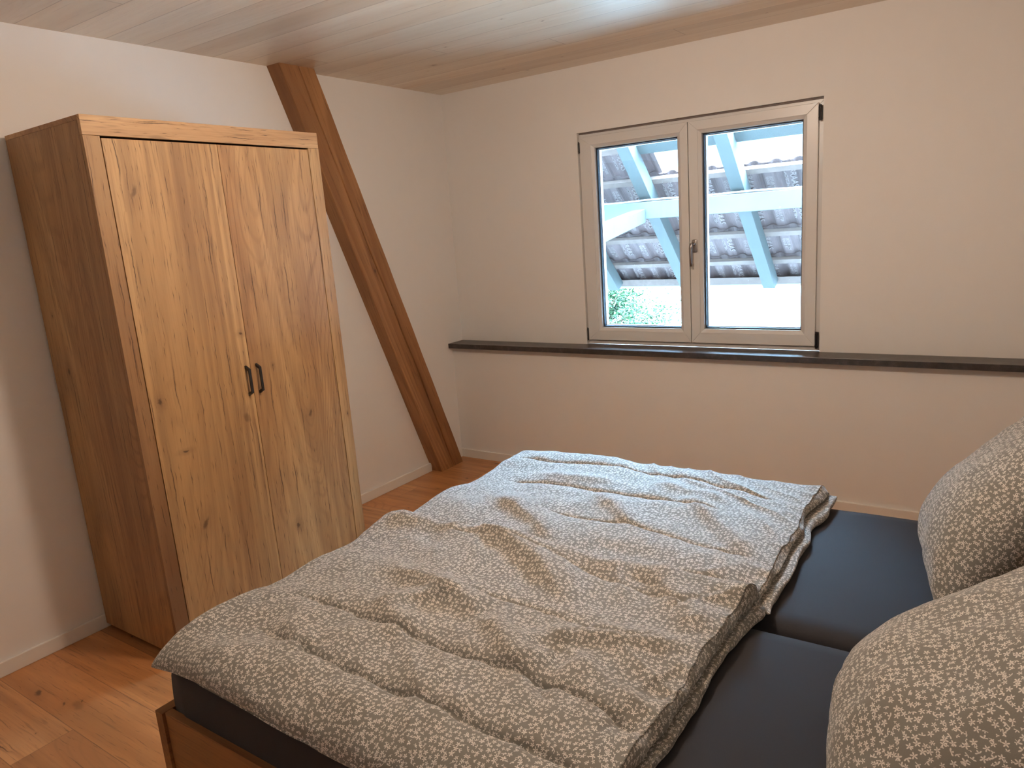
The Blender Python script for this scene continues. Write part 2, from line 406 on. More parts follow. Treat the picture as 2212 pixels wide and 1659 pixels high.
# ------------------------------------------------------------------ room shell
def st(o): o['kind'] = 'structure'; return o
st(box('floor', M['floor'], (0, RX, RY, -.112, -.04, 0)))
st(box('ceiling', M['ceil'], (0, RX, RY, 0, ROOM_H, ROOM_H+.06)))
st(box('wall_left', M['wall'], (-.15, 0, RY-.15, .22, -.04, ROOM_H+.06)))
st(box('wall_right', M['wall'], (RX, RX+.15, RY-.15, .22, -.04, ROOM_H+.06)))
st(box('wall_rear', M['wall'], (0, RX, RY-.15, RY, -.04, ROOM_H+.06)))
WX0, WX1, WZ0, WZ1 = .976, 2.317, .772, 2.039
SEAT_Y, LEDGE_Z = -.112, .772
wb = MB()
wb.box(0, WX0, 0, .22, LEDGE_Z, ROOM_H+.06); wb.box(WX1, RX, 0, .22, LEDGE_Z, ROOM_H+.06)
wb.box(WX0, WX1, 0, .22, WZ1, ROOM_H+.06); wb.box(0, RX, SEAT_Y, .22, -.04, LEDGE_Z)
st(wb.build('wall_back', M['wall']))
BT, BH = .015, .058
def board(name, dims): st(MB().box(*dims, bev=.0025).build(name, M['base']))
board('baseboard_back', (BT, RX-BT, SEAT_Y-BT, SEAT_Y, 0, BH))
bl = MB(); bl.box(0, BT, RY, -.455, 0, BH, bev=.0025); bl.box(0, BT, -.200, SEAT_Y, 0, BH, bev=.0025); st(bl.build('baseboard_left', M['base']))
board('baseboard_right', (RX-BT, RX, RY, SEAT_Y-BT, 0, BH))
board('baseboard_rear', (BT, RX-BT, RY, RY+BT, 0, BH))
# narrow shadow joint under the boards is left as is

# stone ledge on the knee wall, running into the window recess
led = MB(); led.box(0.001, RX-.001, -.157, -.0005, .772, .803, bev=.0015); led.box(WX0+.001, WX1-.001, -.002, .026, .772, .803)
tag(led.build('stone_ledge', M['stone']), 'long dark grey stone ledge running along the wall under the window', 'ledge')

# ------------------------------------------------------------------ window
win = empty('window_1', (1.65, .06, .803), kind='structure')
win['label'] = 'white double casement window in the wall above the dark stone ledge'
FY0, FY1 = .026, .10
fr = MB()
fr.frame(WX0, WX1, .803, WZ1-.009, .045, FY0, FY1, .0015)
fr.box(1.612, 1.664, .040, FY1, .845, 1.995)
fr.build('window_frame', M['pvc'], win)
MB().box(WX0+.001, WX1-.001, .022, .10, WZ1-.0085, WZ1-.0005).build('shadow_gap_strip', M['shadowgap'], win)  # added dark strip, paints in the shadow gap along the frame top
st_y0, st_y1 = .010, .088
def casement(x0, x1, z0, z1, gx0, gx1, gz0, gz1, handle, hinge_side):
    bm = MB()
    o = [(x0,z0),(x1,z0),(x1,z1),(x0,z1)]; i = [(gx0,gz0),(gx1,gz0),(gx1,gz1),(gx0,gz1)]
    j = [(gx0-.018,gz0-.018),(gx1+.018,gz0-.018),(gx1+.018,gz1+.018),(gx0-.018,gz1+.018)]
    for k in range(4):
        a, b, c, d = o[k], o[(k+1)%4], j[(k+1)%4], j[k]
        bm.hexa([(p[0], st_y0, p[1]) for p in (a,b,c,d)] + [(p[0], st_y1, p[1]) for p in (a,b,c,d)], .0018)
    ca = bm.build('casement', M['pvc'], win)
    bd = MB()                                    # glazing bead, sloping towards the pane
    for k in range(4):
        a, b, c, d = j[k], j[(k+1)%4], i[(k+1)%4], i[k]
        q = [(a[0], st_y0+.003, a[1]), (b[0], st_y0+.003, b[1]), (c[0], .024, c[1]), (d[0], .024, d[1]),
             (a[0], .06, a[1]), (b[0], .06, b[1]), (c[0], .06, c[1]), (d[0], .06, d[1])]
        bd.hexa(q, .0008)
    bd.build('glazing_bead', M['pvc'], ca)
    sl = MB(); sl.frame(gx0+.0005, gx1-.0005, gz0+.0005, gz1-.0005, .006, .040, .060, 0); sl.build('rubber_seal', M['seal'], ca)
    rb = MB(); rb.frame(gx0-.002, gx1+.002, gz0-.002, gz1+.002, .014, .0605, .0875, .001); rb.build('outer_rebate', M['pvc'], ca)
    g = MB(); g.box(gx0+.002, gx1-.002, .048, .052, gz0+.002, gz1-.002); g.build('glass_pane', M['glass'], ca)
    if handle:
        hx = 1.668
        h = MB(); h.box(hx-.014, hx+.014, st_y0-.010, st_y0, 1.330, 1.400, bev=.006, seg=3)
        h.tube([(hx, st_y0-.008, 1.378), (hx, st_y0-.030, 1.378)], .0085, 14)
        h.tube([(hx, st_y0-.034, 1.386), (hx-.006, st_y0-.040, 1.378), (hx-.010, st_y0-.042, 1.355), (hx-.010, st_y0-.042, 1.31), (hx-.010, st_y0-.040, 1.258)],
               [.0075, .0095, .0088, .0080, .0075], 14)
        hh = h.build('window_handle', M['metal'], ca, smooth=True); hh['label'] = 'grey metal handle'
    return ca
casement(.984, 1.636, .829, 2.014, 1.075, 1.575, .905, 1.948, False, 'L')
casement(1.640, 2.292, .829, 2.014, 1.709, 2.221, .907, 1.948, True, 'R')
def hinge(x, z0, z1, w):
    h = MB(); h.tube([(x, .004, z0), (x, .004, z1)], w, 12)
    h.tube([(x, .004, z0+.01), (x, .004, z0+.016)], w*1.25, 12); h.tube([(x, .004, z1-.016), (x, .004, z1-.01)], w*1.25, 12)
    h.box(x-w, x+w, .004, .026, z0+.004, z1-.004)
    o = h.build('hinge', M['hinge'], win, smooth=False)
for x, a, b, w in ((2.301, 1.930, 2.003, .0062), (2.301, .818, .905, .0062), (.9835, 1.925, 1.990, .0032), (.9835, .826, .905, .0032)): hinge(x, a, b, w)

# ------------------------------------------------------------------ slanting timber
def brace():
    # front face (x about .09) between two slanting edges; the back lies on the wall
    n, k = 240, 90
    bl_, br_ = np.array([.088, -.441]), np.array([.085, -.212])
    tl_, tr_ = np.array([.094, -1.352]), np.array([.096, -1.130])
    bm = bmesh.new(); grid = []
    rs = np.random.RandomState(4)
    crack = .54 + .05*np.sin(np.linspace(0, 5, n+1)+.5)*np.linspace(1, .5, n+1) + np.cumsum(rs.randn(n+1))*.0016
    wid = np.clip(np.interp(np.linspace(0, 1, n+1), [0, .04, .1, .3, .55, .75, .93, 1], [.3, .4, .9, 1, .9, .5, .9, .6]), 0, 1)
    for i in range(n+1):
        t = i/n; L = bl_*(1-t)+tl_*t; R_ = br_*(1-t)+tr_*t; row = []
        for j in range(k+1):
            s = j/k; y = L[1]*(1-s)+R_[1]*s; x = L[0]*(1-s)+R_[0]*s
            d = (s-crack[i])*.23
            g = .016*wid[i]*math.exp(-(d/.0036)**2)
            ch = .006*(max(0, 1-s*k/1.0) + max(0, 1-(1-s)*k/1.0))
            x += -g - ch + .0010*math.sin(t*37+s*5)
            row.append(bm.verts.new((x, y, t*ROOM_H)))
        grid.append(row)
    for i in range(n):
        for j in range(k): bm.faces.new((grid[i][j], grid[i][j+1], grid[i+1][j+1], grid[i+1][j]))
    L0 = [bm.verts.new((.001, v.co.y+.0, v.co.z)) for v in [g[0] for g in grid]]
    R0 = [bm.verts.new((.001, v.co.y, v.co.z)) for v in [g[-1] for g in grid]]
    for i in range(n):
        bm.faces.new((L0[i], grid[i][0], grid[i+1][0], L0[i+1])); bm.faces.new((grid[i][-1], R0[i], R0[i+1], grid[i+1][-1]))
    bm.faces.new([L0[0]] + [R0[0]] + list(reversed(grid[0]))); bm.faces.new([R0[-1], L0[-1]] + grid[-1])
    bmesh.ops.recalc_face_normals(bm, faces=bm.faces[:])
    me = bpy.data.meshes.new('timber_brace')
    # shear so that the grain axis follows the timber: vertices are stored un-slanted, the object carries the slant
    k_ = (-1.352+.441)/ROOM_H; ang = math.atan(-k_)
    rot = Matrix.Rotation(ang, 4, 'X'); inv = rot.inverted()
    o_ = Vector((0, -.33, 0))
    for v in bm.verts: v.co = inv @ (v.co - o_)
    bm.to_mesh(me); bm.free()
    o = link('timber_brace', me, M['beam']); o.matrix_world = Matrix.Translation(o_) @ rot
    tag(o, 'slanting brown spruce timber with a long crack against the left wall', 'timber beam')
brace()

# ------------------------------------------------------------------ wardrobe
wd = empty('wardrobe', (.30, -2.096, 0), 'tall two-door oak-look wardrobe with black handles standing against the left wall', 'wardrobe')
X0, XF, Y0, Y1, ZT, ZB = .022, .575, -2.593, -1.600, 1.995, .024
box('side_panel', M['oak'], (X0, XF-.0175, Y0, Y0+.016, ZB, ZT-.0165), wd, .0006)
box('side_panel', M['oak'], (X0, XF-.0175, Y1-.016, Y1, ZB, ZT-.0165), wd, .0006)
MB().box(X0, XF-.0175, Y0, Y1, ZT-.016, ZT, bev=.0006).build('top_panel', M['oakrail'], wd)
MB().box(XF-.017, XF, Y0, Y1, 1.931, ZT, bev=.0008).build('top_rail', M['oakrail'], wd)
MB().box(XF-.017, XF, Y0, -2.5375, ZB, 1.930, bev=.0008).build('stile', M['oak'], wd)
MB().box(XF-.017, XF, -1.6575, Y1, ZB, 1.930, bev=.0008).build('stile', M['oak'], wd)
def wdoor(ya, yb, hy):
    d = MB().box(XF-.018, XF-.0005, ya, yb, .046, 1.9235, bev=.0008).build('door', M['oak'], wd)
    h = MB(); z0, z1 = .944, 1.070; w = .0048; pr = .026; xs = XF-.0005
    prof = [(0, z0), (0, z0+.012), (pr-.007, z0+.022), (pr-.007, z1-.022), (0, z1-.012), (0, z1), (.002, z1), (pr, z1-.016), (pr, z0+.016), (.002, z0)]
    segs = [((0,z0),(0,z0+.013),(pr-.008,z0+.022),(pr,z0+.014)), ((pr-.008,z0+.022),(pr-.008,z1-.022),(pr,z1-.014),(pr,z0+.014)), ((0,z1),(0,z1-.013),(pr-.008,z1-.022),(pr,z1-.014))]
    for sgs in segs:
        h.hexa([(xs+a, hy-w, b) for a, b in sgs] + [(xs+a, hy+w, b) for a, b in sgs], .0008)
    o = h.build('door_handle', M['black'], d); o['label'] = 'black metal bow handle'
wdoor(-2.5340, -2.1010, -2.123)
wdoor(-2.0990, -1.6610, -2.072)
box('back_panel', M['dark'], (X0, X0+.004, Y0+.017, Y1-.017, ZB+.02, ZT-.02), wd)
box('plinth', M['oakrail'], (XF-.060, XF-.022, Y0+.017, Y1-.017, ZB, .045), wd)
box('bottom_panel', M['oakrail'], (X0+.005, XF-.061, Y0+.017, Y1-.017, ZB+.004, .045), wd)
for x in (.07, .50):
    for y in (Y0+.05, Y1-.05):
        MB().tube([(x, y, 0), (x, y, ZB)], .022, 16).build('foot', M['dark'], wd)

# ------------------------------------------------------------------ bed frame
bed = empty('bed', (2.28, -2.10, 0), 'oak-look double bed frame in the middle of the room', 'bed')
BX0, BX1, BY0, BY1, BZ = 1.256, 3.33, -3.032, -1.178, .330
MB().box(BX0, BX0+.034, BY0, BY1, .03, BZ, bev=.001).build('footboard', M['bedoaky'], bed)
MB().box(BX0+.035, BX1, BY0+.008, BY0+.030, .07, BZ, bev=.001).build('side_rail', M['bedoak'], bed)
MB().box(BX0+.035, BX1, BY1-.030, BY1-.008, .07, BZ, bev=.001).build('side_rail', M['bedoak'], bed)
MB().box(BX1+.001, BX1+.036, BY0, BY1, .03, .92, bev=.001).build('headboard', M['bedoaky'], bed)
box('slat_base', M['bedoak'], (BX0+.036, BX1-.001, BY0+.031, BY1-.031, .17, .20), bed)
for x in (BX0+.017, BX1+.018):
    for y in (BY0+.06, BY1-.06):
        MB().box(x-.016, x+.016, y-.03, y+.03, 0, .03).build('leg', M['dark'], bed)
MB().box(2.26, 2.30, -2.13, -2.09, 0, .17).build('leg', M['dark'], bed)

# ------------------------------------------------------------------ value noise for soft things
class VN:
    def __init__(s, seed): s.r = np.random.RandomState(seed).rand(64, 64)*2-1
    def __call__(s, x, y):
        xi = np.floor(x).astype(int); yi = np.floor(y).astype(int); fx = x-xi; fy = y-yi
        fx = fx*fx*fx*(fx*(fx*6-15)+10); fy = fy*fy*fy*(fy*(fy*6-15)+10)
        g = lambda a, b: s.r[a % 64, b % 64]
        return (g(xi,yi)*(1-fx)+g(xi+1,yi)*fx)*(1-fy) + (g(xi,yi+1)*(1-fx)+g(xi+1,yi+1)*fx)*fy
def polydist(X, Y, pts):
    """distance to a polyline, signed by side, and the fraction along it"""
    best = np.full(X.shape, 1e9); side = np.zeros(X.shape); tt = np.zeros(X.shape); n = len(pts)-1
    for i in range(n):
        ax, ay = pts[i]; bx, by = pts[i+1]; dx, dy = bx-ax, by-ay; L = dx*dx+dy*dy
        t = np.clip(((X-ax)*dx+(Y-ay)*dy)/L, 0, 1); px = ax+t*dx; py = ay+t*dy
        d = np.hypot(X-px, Y-py); sg = np.sign((X-ax)*dy-(Y-ay)*dx)
        m = d < best; best = np.where(m, d, best); side = np.where(m, sg, side); tt = np.where(m, (i+t)/n, tt)
    return best, side, tt

def gridmesh(name, P, UV, mat, parent=None, close_u=False, close_v=False, caps=False):
    nu, nv = P.shape[:2]
    idx = np.arange(nu*nv).reshape(nu, nv)
    a = idx; 
    def nxt(A, ax, cl): 
        return np.roll(A, -1, ax) if cl else (A[1:] if ax == 0 else A[:, 1:])
    iu = np.arange(nu if close_u else nu-1); iv = np.arange(nv-1)
    I, J = np.meshgrid(iu, iv, indexing='ij'); I2 = (I+1) % nu
    F = np.stack([idx[I, J], idx[I2, J], idx[I2, J+1], idx[I, J+1]], -1).reshape(-1, 4)
    me = bpy.data.meshes.new(name)
    me.vertices.add(nu*nv); me.vertices.foreach_set('co', P.reshape(-1).astype(np.float32))
    nF = len(F); me.loops.add(nF*4); me.loops.foreach_set('vertex_index', F.reshape(-1).astype(np.int32))
    me.polygons.add(nF); me.polygons.foreach_set('loop_start', np.arange(0, nF*4, 4, dtype=np.int32))
    uvl = me.uv_layers.new(name='UVMap')
    U = UV.reshape(-1, 2)[F.reshape(-1)].copy()
    if close_u:      # last strip wraps: give it its own continuation
        tot = UV[-1, :, 0] + (UV[-1, :, 0]-UV[-2, :, 0])
        Fq = F.reshape(nu, nv-1, 4); Uq = U.reshape(nu, nv-1, 4, 2)
        Uq[-1, :, 1, 0] = tot[:-1]; Uq[-1, :, 2, 0] = tot[1:]
        U = Uq.reshape(-1, 2)
    uvl.data.foreach_set('uv', U.reshape(-1).astype(np.float32))
    me.update(); me.validate()
    bm = bmesh.new(); bm.from_mesh(me); bmesh.ops.recalc_face_normals(bm, faces=bm.faces[:]); bm.to_mesh(me); bm.free()
    return link(name, me, mat, parent, smooth=True)

# ------------------------------------------------------------------ mattresses
MZ = .475
def mattress(y0, y1, label, seed):
    x0, x1, z0 = BX0+.030, BX1-.002, .2005
    L, Wd, Hh = x1-x0, y1-y0, MZ-z0
    bm = bmesh.new()
    n1, n2, n3 = 60, 36, 12
    bmesh.ops.create_cube(bm, size=1)
    me = bpy.data.meshes.new('mattress')
    bmesh.ops.subdivide_edges(bm, edges=bm.edges[:], cuts=23, use_grid_fill=True)
    vn = VN(seed); r = .045
    for v in bm.verts:
        p = np.array([v.co.x*L, v.co.y*Wd, v.co.z*Hh]); h = np.array([L/2, Wd/2, Hh/2])
        # remap so that more loops fall in the rounded rim
        q = np.clip(p, -(h-r), (h-r)); d = p-q; dn = np.linalg.norm(d)
        if dn > 0:
            # cube distances to sphere
            m = np.max(np.abs(d)); d = d/dn*m
        p = q+d
        fx, fy, fz = (v.co.x*2), (v.co.y*2), (v.co.z*2)
        p[1] += .006*fy*(1-fz*fz)*1.0
        p[0] += .010*fx*(1-fz*fz)*1.0
        if fz > .2: p[2] += .004*float(vn(np.array(p[0]*4+9), np.array(p[1]*4+9)))-.006*abs(fy)**6
        v.co = Vector(p) + Vector(((x0+x1)/2, (y0+y1)/2, z0+Hh/2))
    bm.to_mesh(me); bm.free()
    o = link('mattress', me, M['sheet'], smooth=True)
    return tag(o, label, 'mattress', 'mattresses on the double bed')
mattress(-3.000, -2.112, 'mattress in a charcoal fitted sheet in the half of the bed nearer the camera', 3)
mattress(-2.098, -1.210, 'mattress in a charcoal fitted sheet in the half of the bed nearer the window', 8)

# ------------------------------------------------------------------ duvets
CAMV = CAM
def bpz(x, y, z):
    """where the line of sight of a measured point of the cloth meets the height z of the cover: gives its place on the bed"""
    d = _f + _r2*(x-1106)/FL - _u2*(y-829.5)/FL
    t = (z-CAM[2])/d[2]; p = CAM+t*d; return (p[0], p[1])
def duvet(name_label, y0, y1, xf, xh, T, quilt, ridges, dips, seed, near_drop, foot_drop, edgefun=None, headfun=None, zshift=0, lipx=.026, foot_low=.022, bumpf=None):
    nu_top, nv = 420, 300
    # closed section from the upper head-end edge over the top, round the foot, back below, and the fold gap
    prof = []   # (x, zr, top weight)
    def X(p): return xh-p*(xh-xf)
    n = 300
    for i in range(n):
        p = (i/(n-1)); prof.append((X(p*(1-.03)), 1.0, 1.0))
    head = []
    for i in range(14):         # rounded upper lip
        a = i/14*math.pi/2
        head.append((xh+.014*math.cos(a)-.006, .62+.38*math.sin(a), math.sin(a)**.5 if a > 0 else 0))
    nose = []
    xn = prof[-1][0]
    for i in range(1, 24):
        a = math.pi/2+i/24*math.pi
        nose.append((xn+.040*math.cos(a), .5+.5*math.sin(a), max(0, math.sin(a))))
    bot = [(xn+(xh+lipx-xn)*i/60, 0.0, 0) for i in range(61)]
    lip = []
    for i in range(1, 12):
        a = -math.pi/2+i/12*math.pi
        lip.append((xh+lipx+.012*math.cos(a), .20+.20*math.sin(a), 0))
    gap = [(xh+lipx+.008-(.074+lipx)*i/8, .40-.02*math.sin(i/8*3.1), 0) for i in range(1, 8)]
    gap += [(xh-.066+.070*i/8, .48+.12*i/8, 0) for i in range(1, 9)]
    P = head+prof+nose+bot+lip+gap
    px = np.array([p[0] for p in P]); pz = np.array([p[1] for p in P]); pt = np.array([p[2] for p in P])
    nu = len(P); vv = np.linspace(0, 1, nv)
    # finer rows near both sides
    vv = vv + .0*vv
    Xg = np.repeat(px[:, None], nv, 1); Zr = np.repeat(pz[:, None], nv, 1); Tw = np.repeat(pt[:, None], nv, 1)
    Yg = y0+(y1-y0)*np.repeat(vv[None, :], nu, 0)
    Wd = y1-y0
    e0 = (Yg-y0); e1 = (y1-Yg)
    def rnd(e, r): q = np.clip(e/r, 0, 1); return np.sqrt(np.clip(1-(1-q)**2, 0, 1))
    tf = .16+.84*rnd(e0, near_drop[1])*rnd(e1, near_drop[2])
    vn = VN(seed); vn2 = VN(seed+1); vn3 = VN(seed+2)
    # irregular plan outline
    hx = np.clip((Xg-(xh-.30))/.30, 0, 1); fx = np.clip((xf+.30-Xg)/.30, 0, 1)
    hv = (headfun(Yg) if headfun else 0)
    Xo = Xg + hx**2*(.008*vn(Yg*7+3, Zr*2)+.004*vn2(Yg*19, Zr*3+5)+hv) + fx*(.018*vn(Yg*3.1+7, Yg*0+2))
    Yo = Yg + np.where(e0 < e1, np.exp(-e0/.12), np.exp(-e1/.12))*(.012*vn2(Xg*4+11, Xg*0+5)+.005*vn3(Xg*13+1, Xg*0))
    if edgefun: Yo = Yo + edgefun(Xg, e0, e1)
    # relief of the top
    H = .010*vn(Xg*3.3+1, Yg*3.9+2)+.007*vn2(Xg*6.1+8+2*vn(Xg*2, Yg*2), Yg*7.3+4)
    dg = (Xg*.75+Yg*.66)                      # soft folds running aslant
    H += .006*(1-2*np.abs(vn3(dg*8.5+3*vn(Xg*1.7, Yg*1.7), (Xg-Yg)*1.6+7)))
    H += .0016*vn3(Xg*31, Yg*24+9)
    for pts, amp in quilt:                    # stitched or pressed lines: sharp valley between two puffs
        pts = [bpz(a, b, .55) for a, b in pts]
        d, sg, tt = polydist(Xg, Yg, pts)
        ends = np.clip(np.minimum(tt, 1-tt)*9+.15, 0, 1)
        wob = .004*vn3(Xg*22+3, Yg*5)
        dd = d+wob
        H += amp*ends*(-.009*np.exp(-(dd/.013)**2) - .008*np.exp(-(dd/.004)**2) + .005*np.exp(-((dd-.06)/.045)**2))
        # small puckers across the stitching
        H += amp*ends*.0022*np.exp(-(d/.022)**2)*vn2(Xg*55, Yg*6)
    for pts, amp, wdt in ridges:
        pts = [bpz(a, b, .56) for a, b in pts]
        d, sg, tt = polydist(Xg, Yg, pts)
        ends = np.clip(np.minimum(tt, 1-tt)*4+.1, 0, 1)
        s = d*sg
        H += 1.35*amp*ends*np.exp(-np.where(s > 0, (d/wdt)**2, (d/(wdt*1.9))**2))
    for pts, amp, wdt in dips:
        pts = [bpz(a, b, .55) for a, b in pts]
        d, sg, tt = polydist(Xg, Yg, pts)
        ends = np.clip(np.minimum(tt, 1-tt)*4+.2, 0, 1)
        H -= amp*ends*np.exp(-(d/wdt)**2)
    edge = np.clip(np.minimum(e0, e1)/.05, .15, 1)
    # lip wrinkles at the head-end
    H += hx**3*.006*vn3(Yg*26+1, Xg*3)
    Z = MZ+.004+zshift + T*(.24+(Zr-.24)*tf) + H*Tw*edge
    Z -= Tw*foot_low*np.clip((xf+.42-Xg)/.42, 0, 1)**1.6
    if bumpf: Z += Tw*bumpf(Xg, Yg)
    # the foot-end sags over the mattress edge, the near side over the rail side
    Z -= foot_drop*np.clip((xf+.05-Xo)/.06, 0, 1.2)**1.5*(1-.3*Zr)
    Z -= near_drop[0]*np.exp(-e0/.035)
    Z = np.maximum(Z, np.where((Xo > BX0+.03) & (Yo > -3.0), MZ+.0025+.002*Zr, 0))
    Z += .010*np.exp(-e0/.05)*vn2(Xg*6+2, Xg*0+3)*(near_drop[0] > 0)
    # UV in metres
    du = np.hypot(np.diff(px), np.diff(pz)*T); s_ = np.concatenate([[0], np.cumsum(du)])
    Pg = np.stack([Xo, Yo, Z], -1)
    av = np.concatenate([np.zeros((nu, 1)), np.cumsum(np.linalg.norm(np.diff(Pg, axis=1), axis=2), 1)], 1); av -= av[:, nv//2:nv//2+1]
    UV = np.stack([np.repeat(s_[:, None], nv, 1)+.05*vn(Xg*1.1, Yg*1.1), av+.03*vn2(Xg, Yg)+seed*.17], -1)
    o = gridmesh('duvet', Pg, UV, M['print'], close_u=True)
    # close both side seams and add the narrow hem that stands out of them
    bm = bmesh.new(); bm.from_mesh(o.data); bm.verts.ensure_lookup_table()
    uvl = bm.loops.layers.uv.active
    for j in (0, nv-1):
        ring = [bm.verts[i*nv+j] for i in range(nu)]
        try:
            f = bm.faces.new(ring if j else ring[::-1]); f.smooth = False
            for lp in f.loops: lp[uvl].uv = (lp.vert.co.x, lp.vert.co.z+.3*j)
        except ValueError: pass
    bmesh.ops.recalc_face_normals(bm, faces=bm.faces[:])
    bm.to_mesh(o.data); bm.free()
    tag(o, name_label, 'duvet', 'folded duvets on the bed')
    return o, Pg, nu

near_quilt = [([(640,1285),(740,1318),(850,1357),(1008,1425),(1148,1470),(1279,1524),(1395,1592)], 1.0),
              ([(560,1352),(700,1420),(850,1488),(1040,1578),(1189,1646),(1260,1680)], 1.0),
              ([(1008,1284),(1148,1316),(1257,1361),(1343,1396),(1420,1392)], .45),
              ([(940,1150),(1080,1176),(1240,1230),(1400,1290),(1500,1330)], .35)]
near_quilt += [([(1157,1475),(1240,1388),(1300,1345)], .35), ([(1150,1470),(1185,1532)], .5), ([(560,1300),(655,1290)], .35),
               ([(1380,1262),(1420,1282)], .4), ([(1450,1330),(1560,1285)], .3)]
near_ridges = [([(985,1118),(1040,1135),(1103,1176),(1166,1221),(1203,1266),(1243,1300)], .026, .035),
               ([(820,1222),(930,1262),(1008,1300),(1040,1330)], .018, .03),
               ([(820,1290),(850,1330),(880,1370)], .016, .03),
               ([(1030,1330),(1080,1370),(1110,1425),(1130,1455)], .020, .03),
               ([(830,1305),(930,1288),(1010,1282)], .014, .025),
               ([(1103,1389),(1257,1379),(1392,1392),(1519,1404)], .016, .025),
               ([(1374,1217),(1451,1289),(1483,1334),(1501,1370)], .017, .03),
               ([(610,1330),(640,1370),(650,1400)], .014, .03),
               ([(900,1430),(920,1500),(980,1560)], .010, .04),
               ([(1460,1300),(1560,1290),(1620,1286)], .010, .02)]
near_dips = [([(1240,1420),(1180,1475),(1160,1530)], .010, .02), ([(1100,1340),(1180,1400),(1260,1440)], .012, .06),
             ([(1420,1470),(1460,1500)], .014, .05), ([(1320,1560),(1380,1590)], .012, .05), ([(640,1540),(760,1590)], .012, .05)]
far_quilt = [([(1120,985),(1240,1000),(1347,1013),(1528,1040),(1731,1090)], .8),
             ([(1103,1027),(1180,1036),(1279,1056),(1438,1081),(1560,1110)], .8),
             ([(1180,1100),(1280,1120),(1392,1144),(1500,1172),(1618,1203)], .5)]
far_ridges = [([(1060,1060),(1110,1085),(1160,1120),(1190,1150)], .018, .03),
              ([(1284,1060),(1329,1095),(1375,1140)], .016, .03),
              ([(1470,1070),(1530,1110),(1596,1165),(1620,1195)], .016, .03),
              ([(1400,1040),(1500,1062),(1600,1090)], .012, .03),
              ([(1150,1010),(1250,1030),(1350,1040)], .010, .03)]
far_dips = [([(1200,1165),(1350,1190),(1500,1225)], .010, .05)]
duvet('flower-print duvet folded in half on the side of the bed nearer the camera', -3.030, -2.078, 1.262, 2.572, .078,
      near_quilt, near_ridges, near_dips, 11, (.014, .10, .05), .045,
      headfun=lambda Y: .022*np.exp(-((Y+2.10)/.10)**2)-.015*np.exp(-((Y+2.9)/.2)**2),
      lipx=.010, bumpf=lambda X, Y: .012*np.exp(-((X-1.33)/.16)**2-((Y+2.86)/.12)**2)+.020*np.exp(-((X-1.36)/.10)**2-((Y+2.16)/.07)**2)+.020*np.exp(-((Y+2.135)/.045)**2))
duvet('flower-print duvet folded in half on the window side of the bed', -2.098, -1.195, 1.268, 2.592, .068,
      far_quilt, far_ridges, far_dips, 31, (.0, .17, .075), .040,
      headfun=lambda Y: -.022*np.exp(-((Y+1.5)/.10)**2))

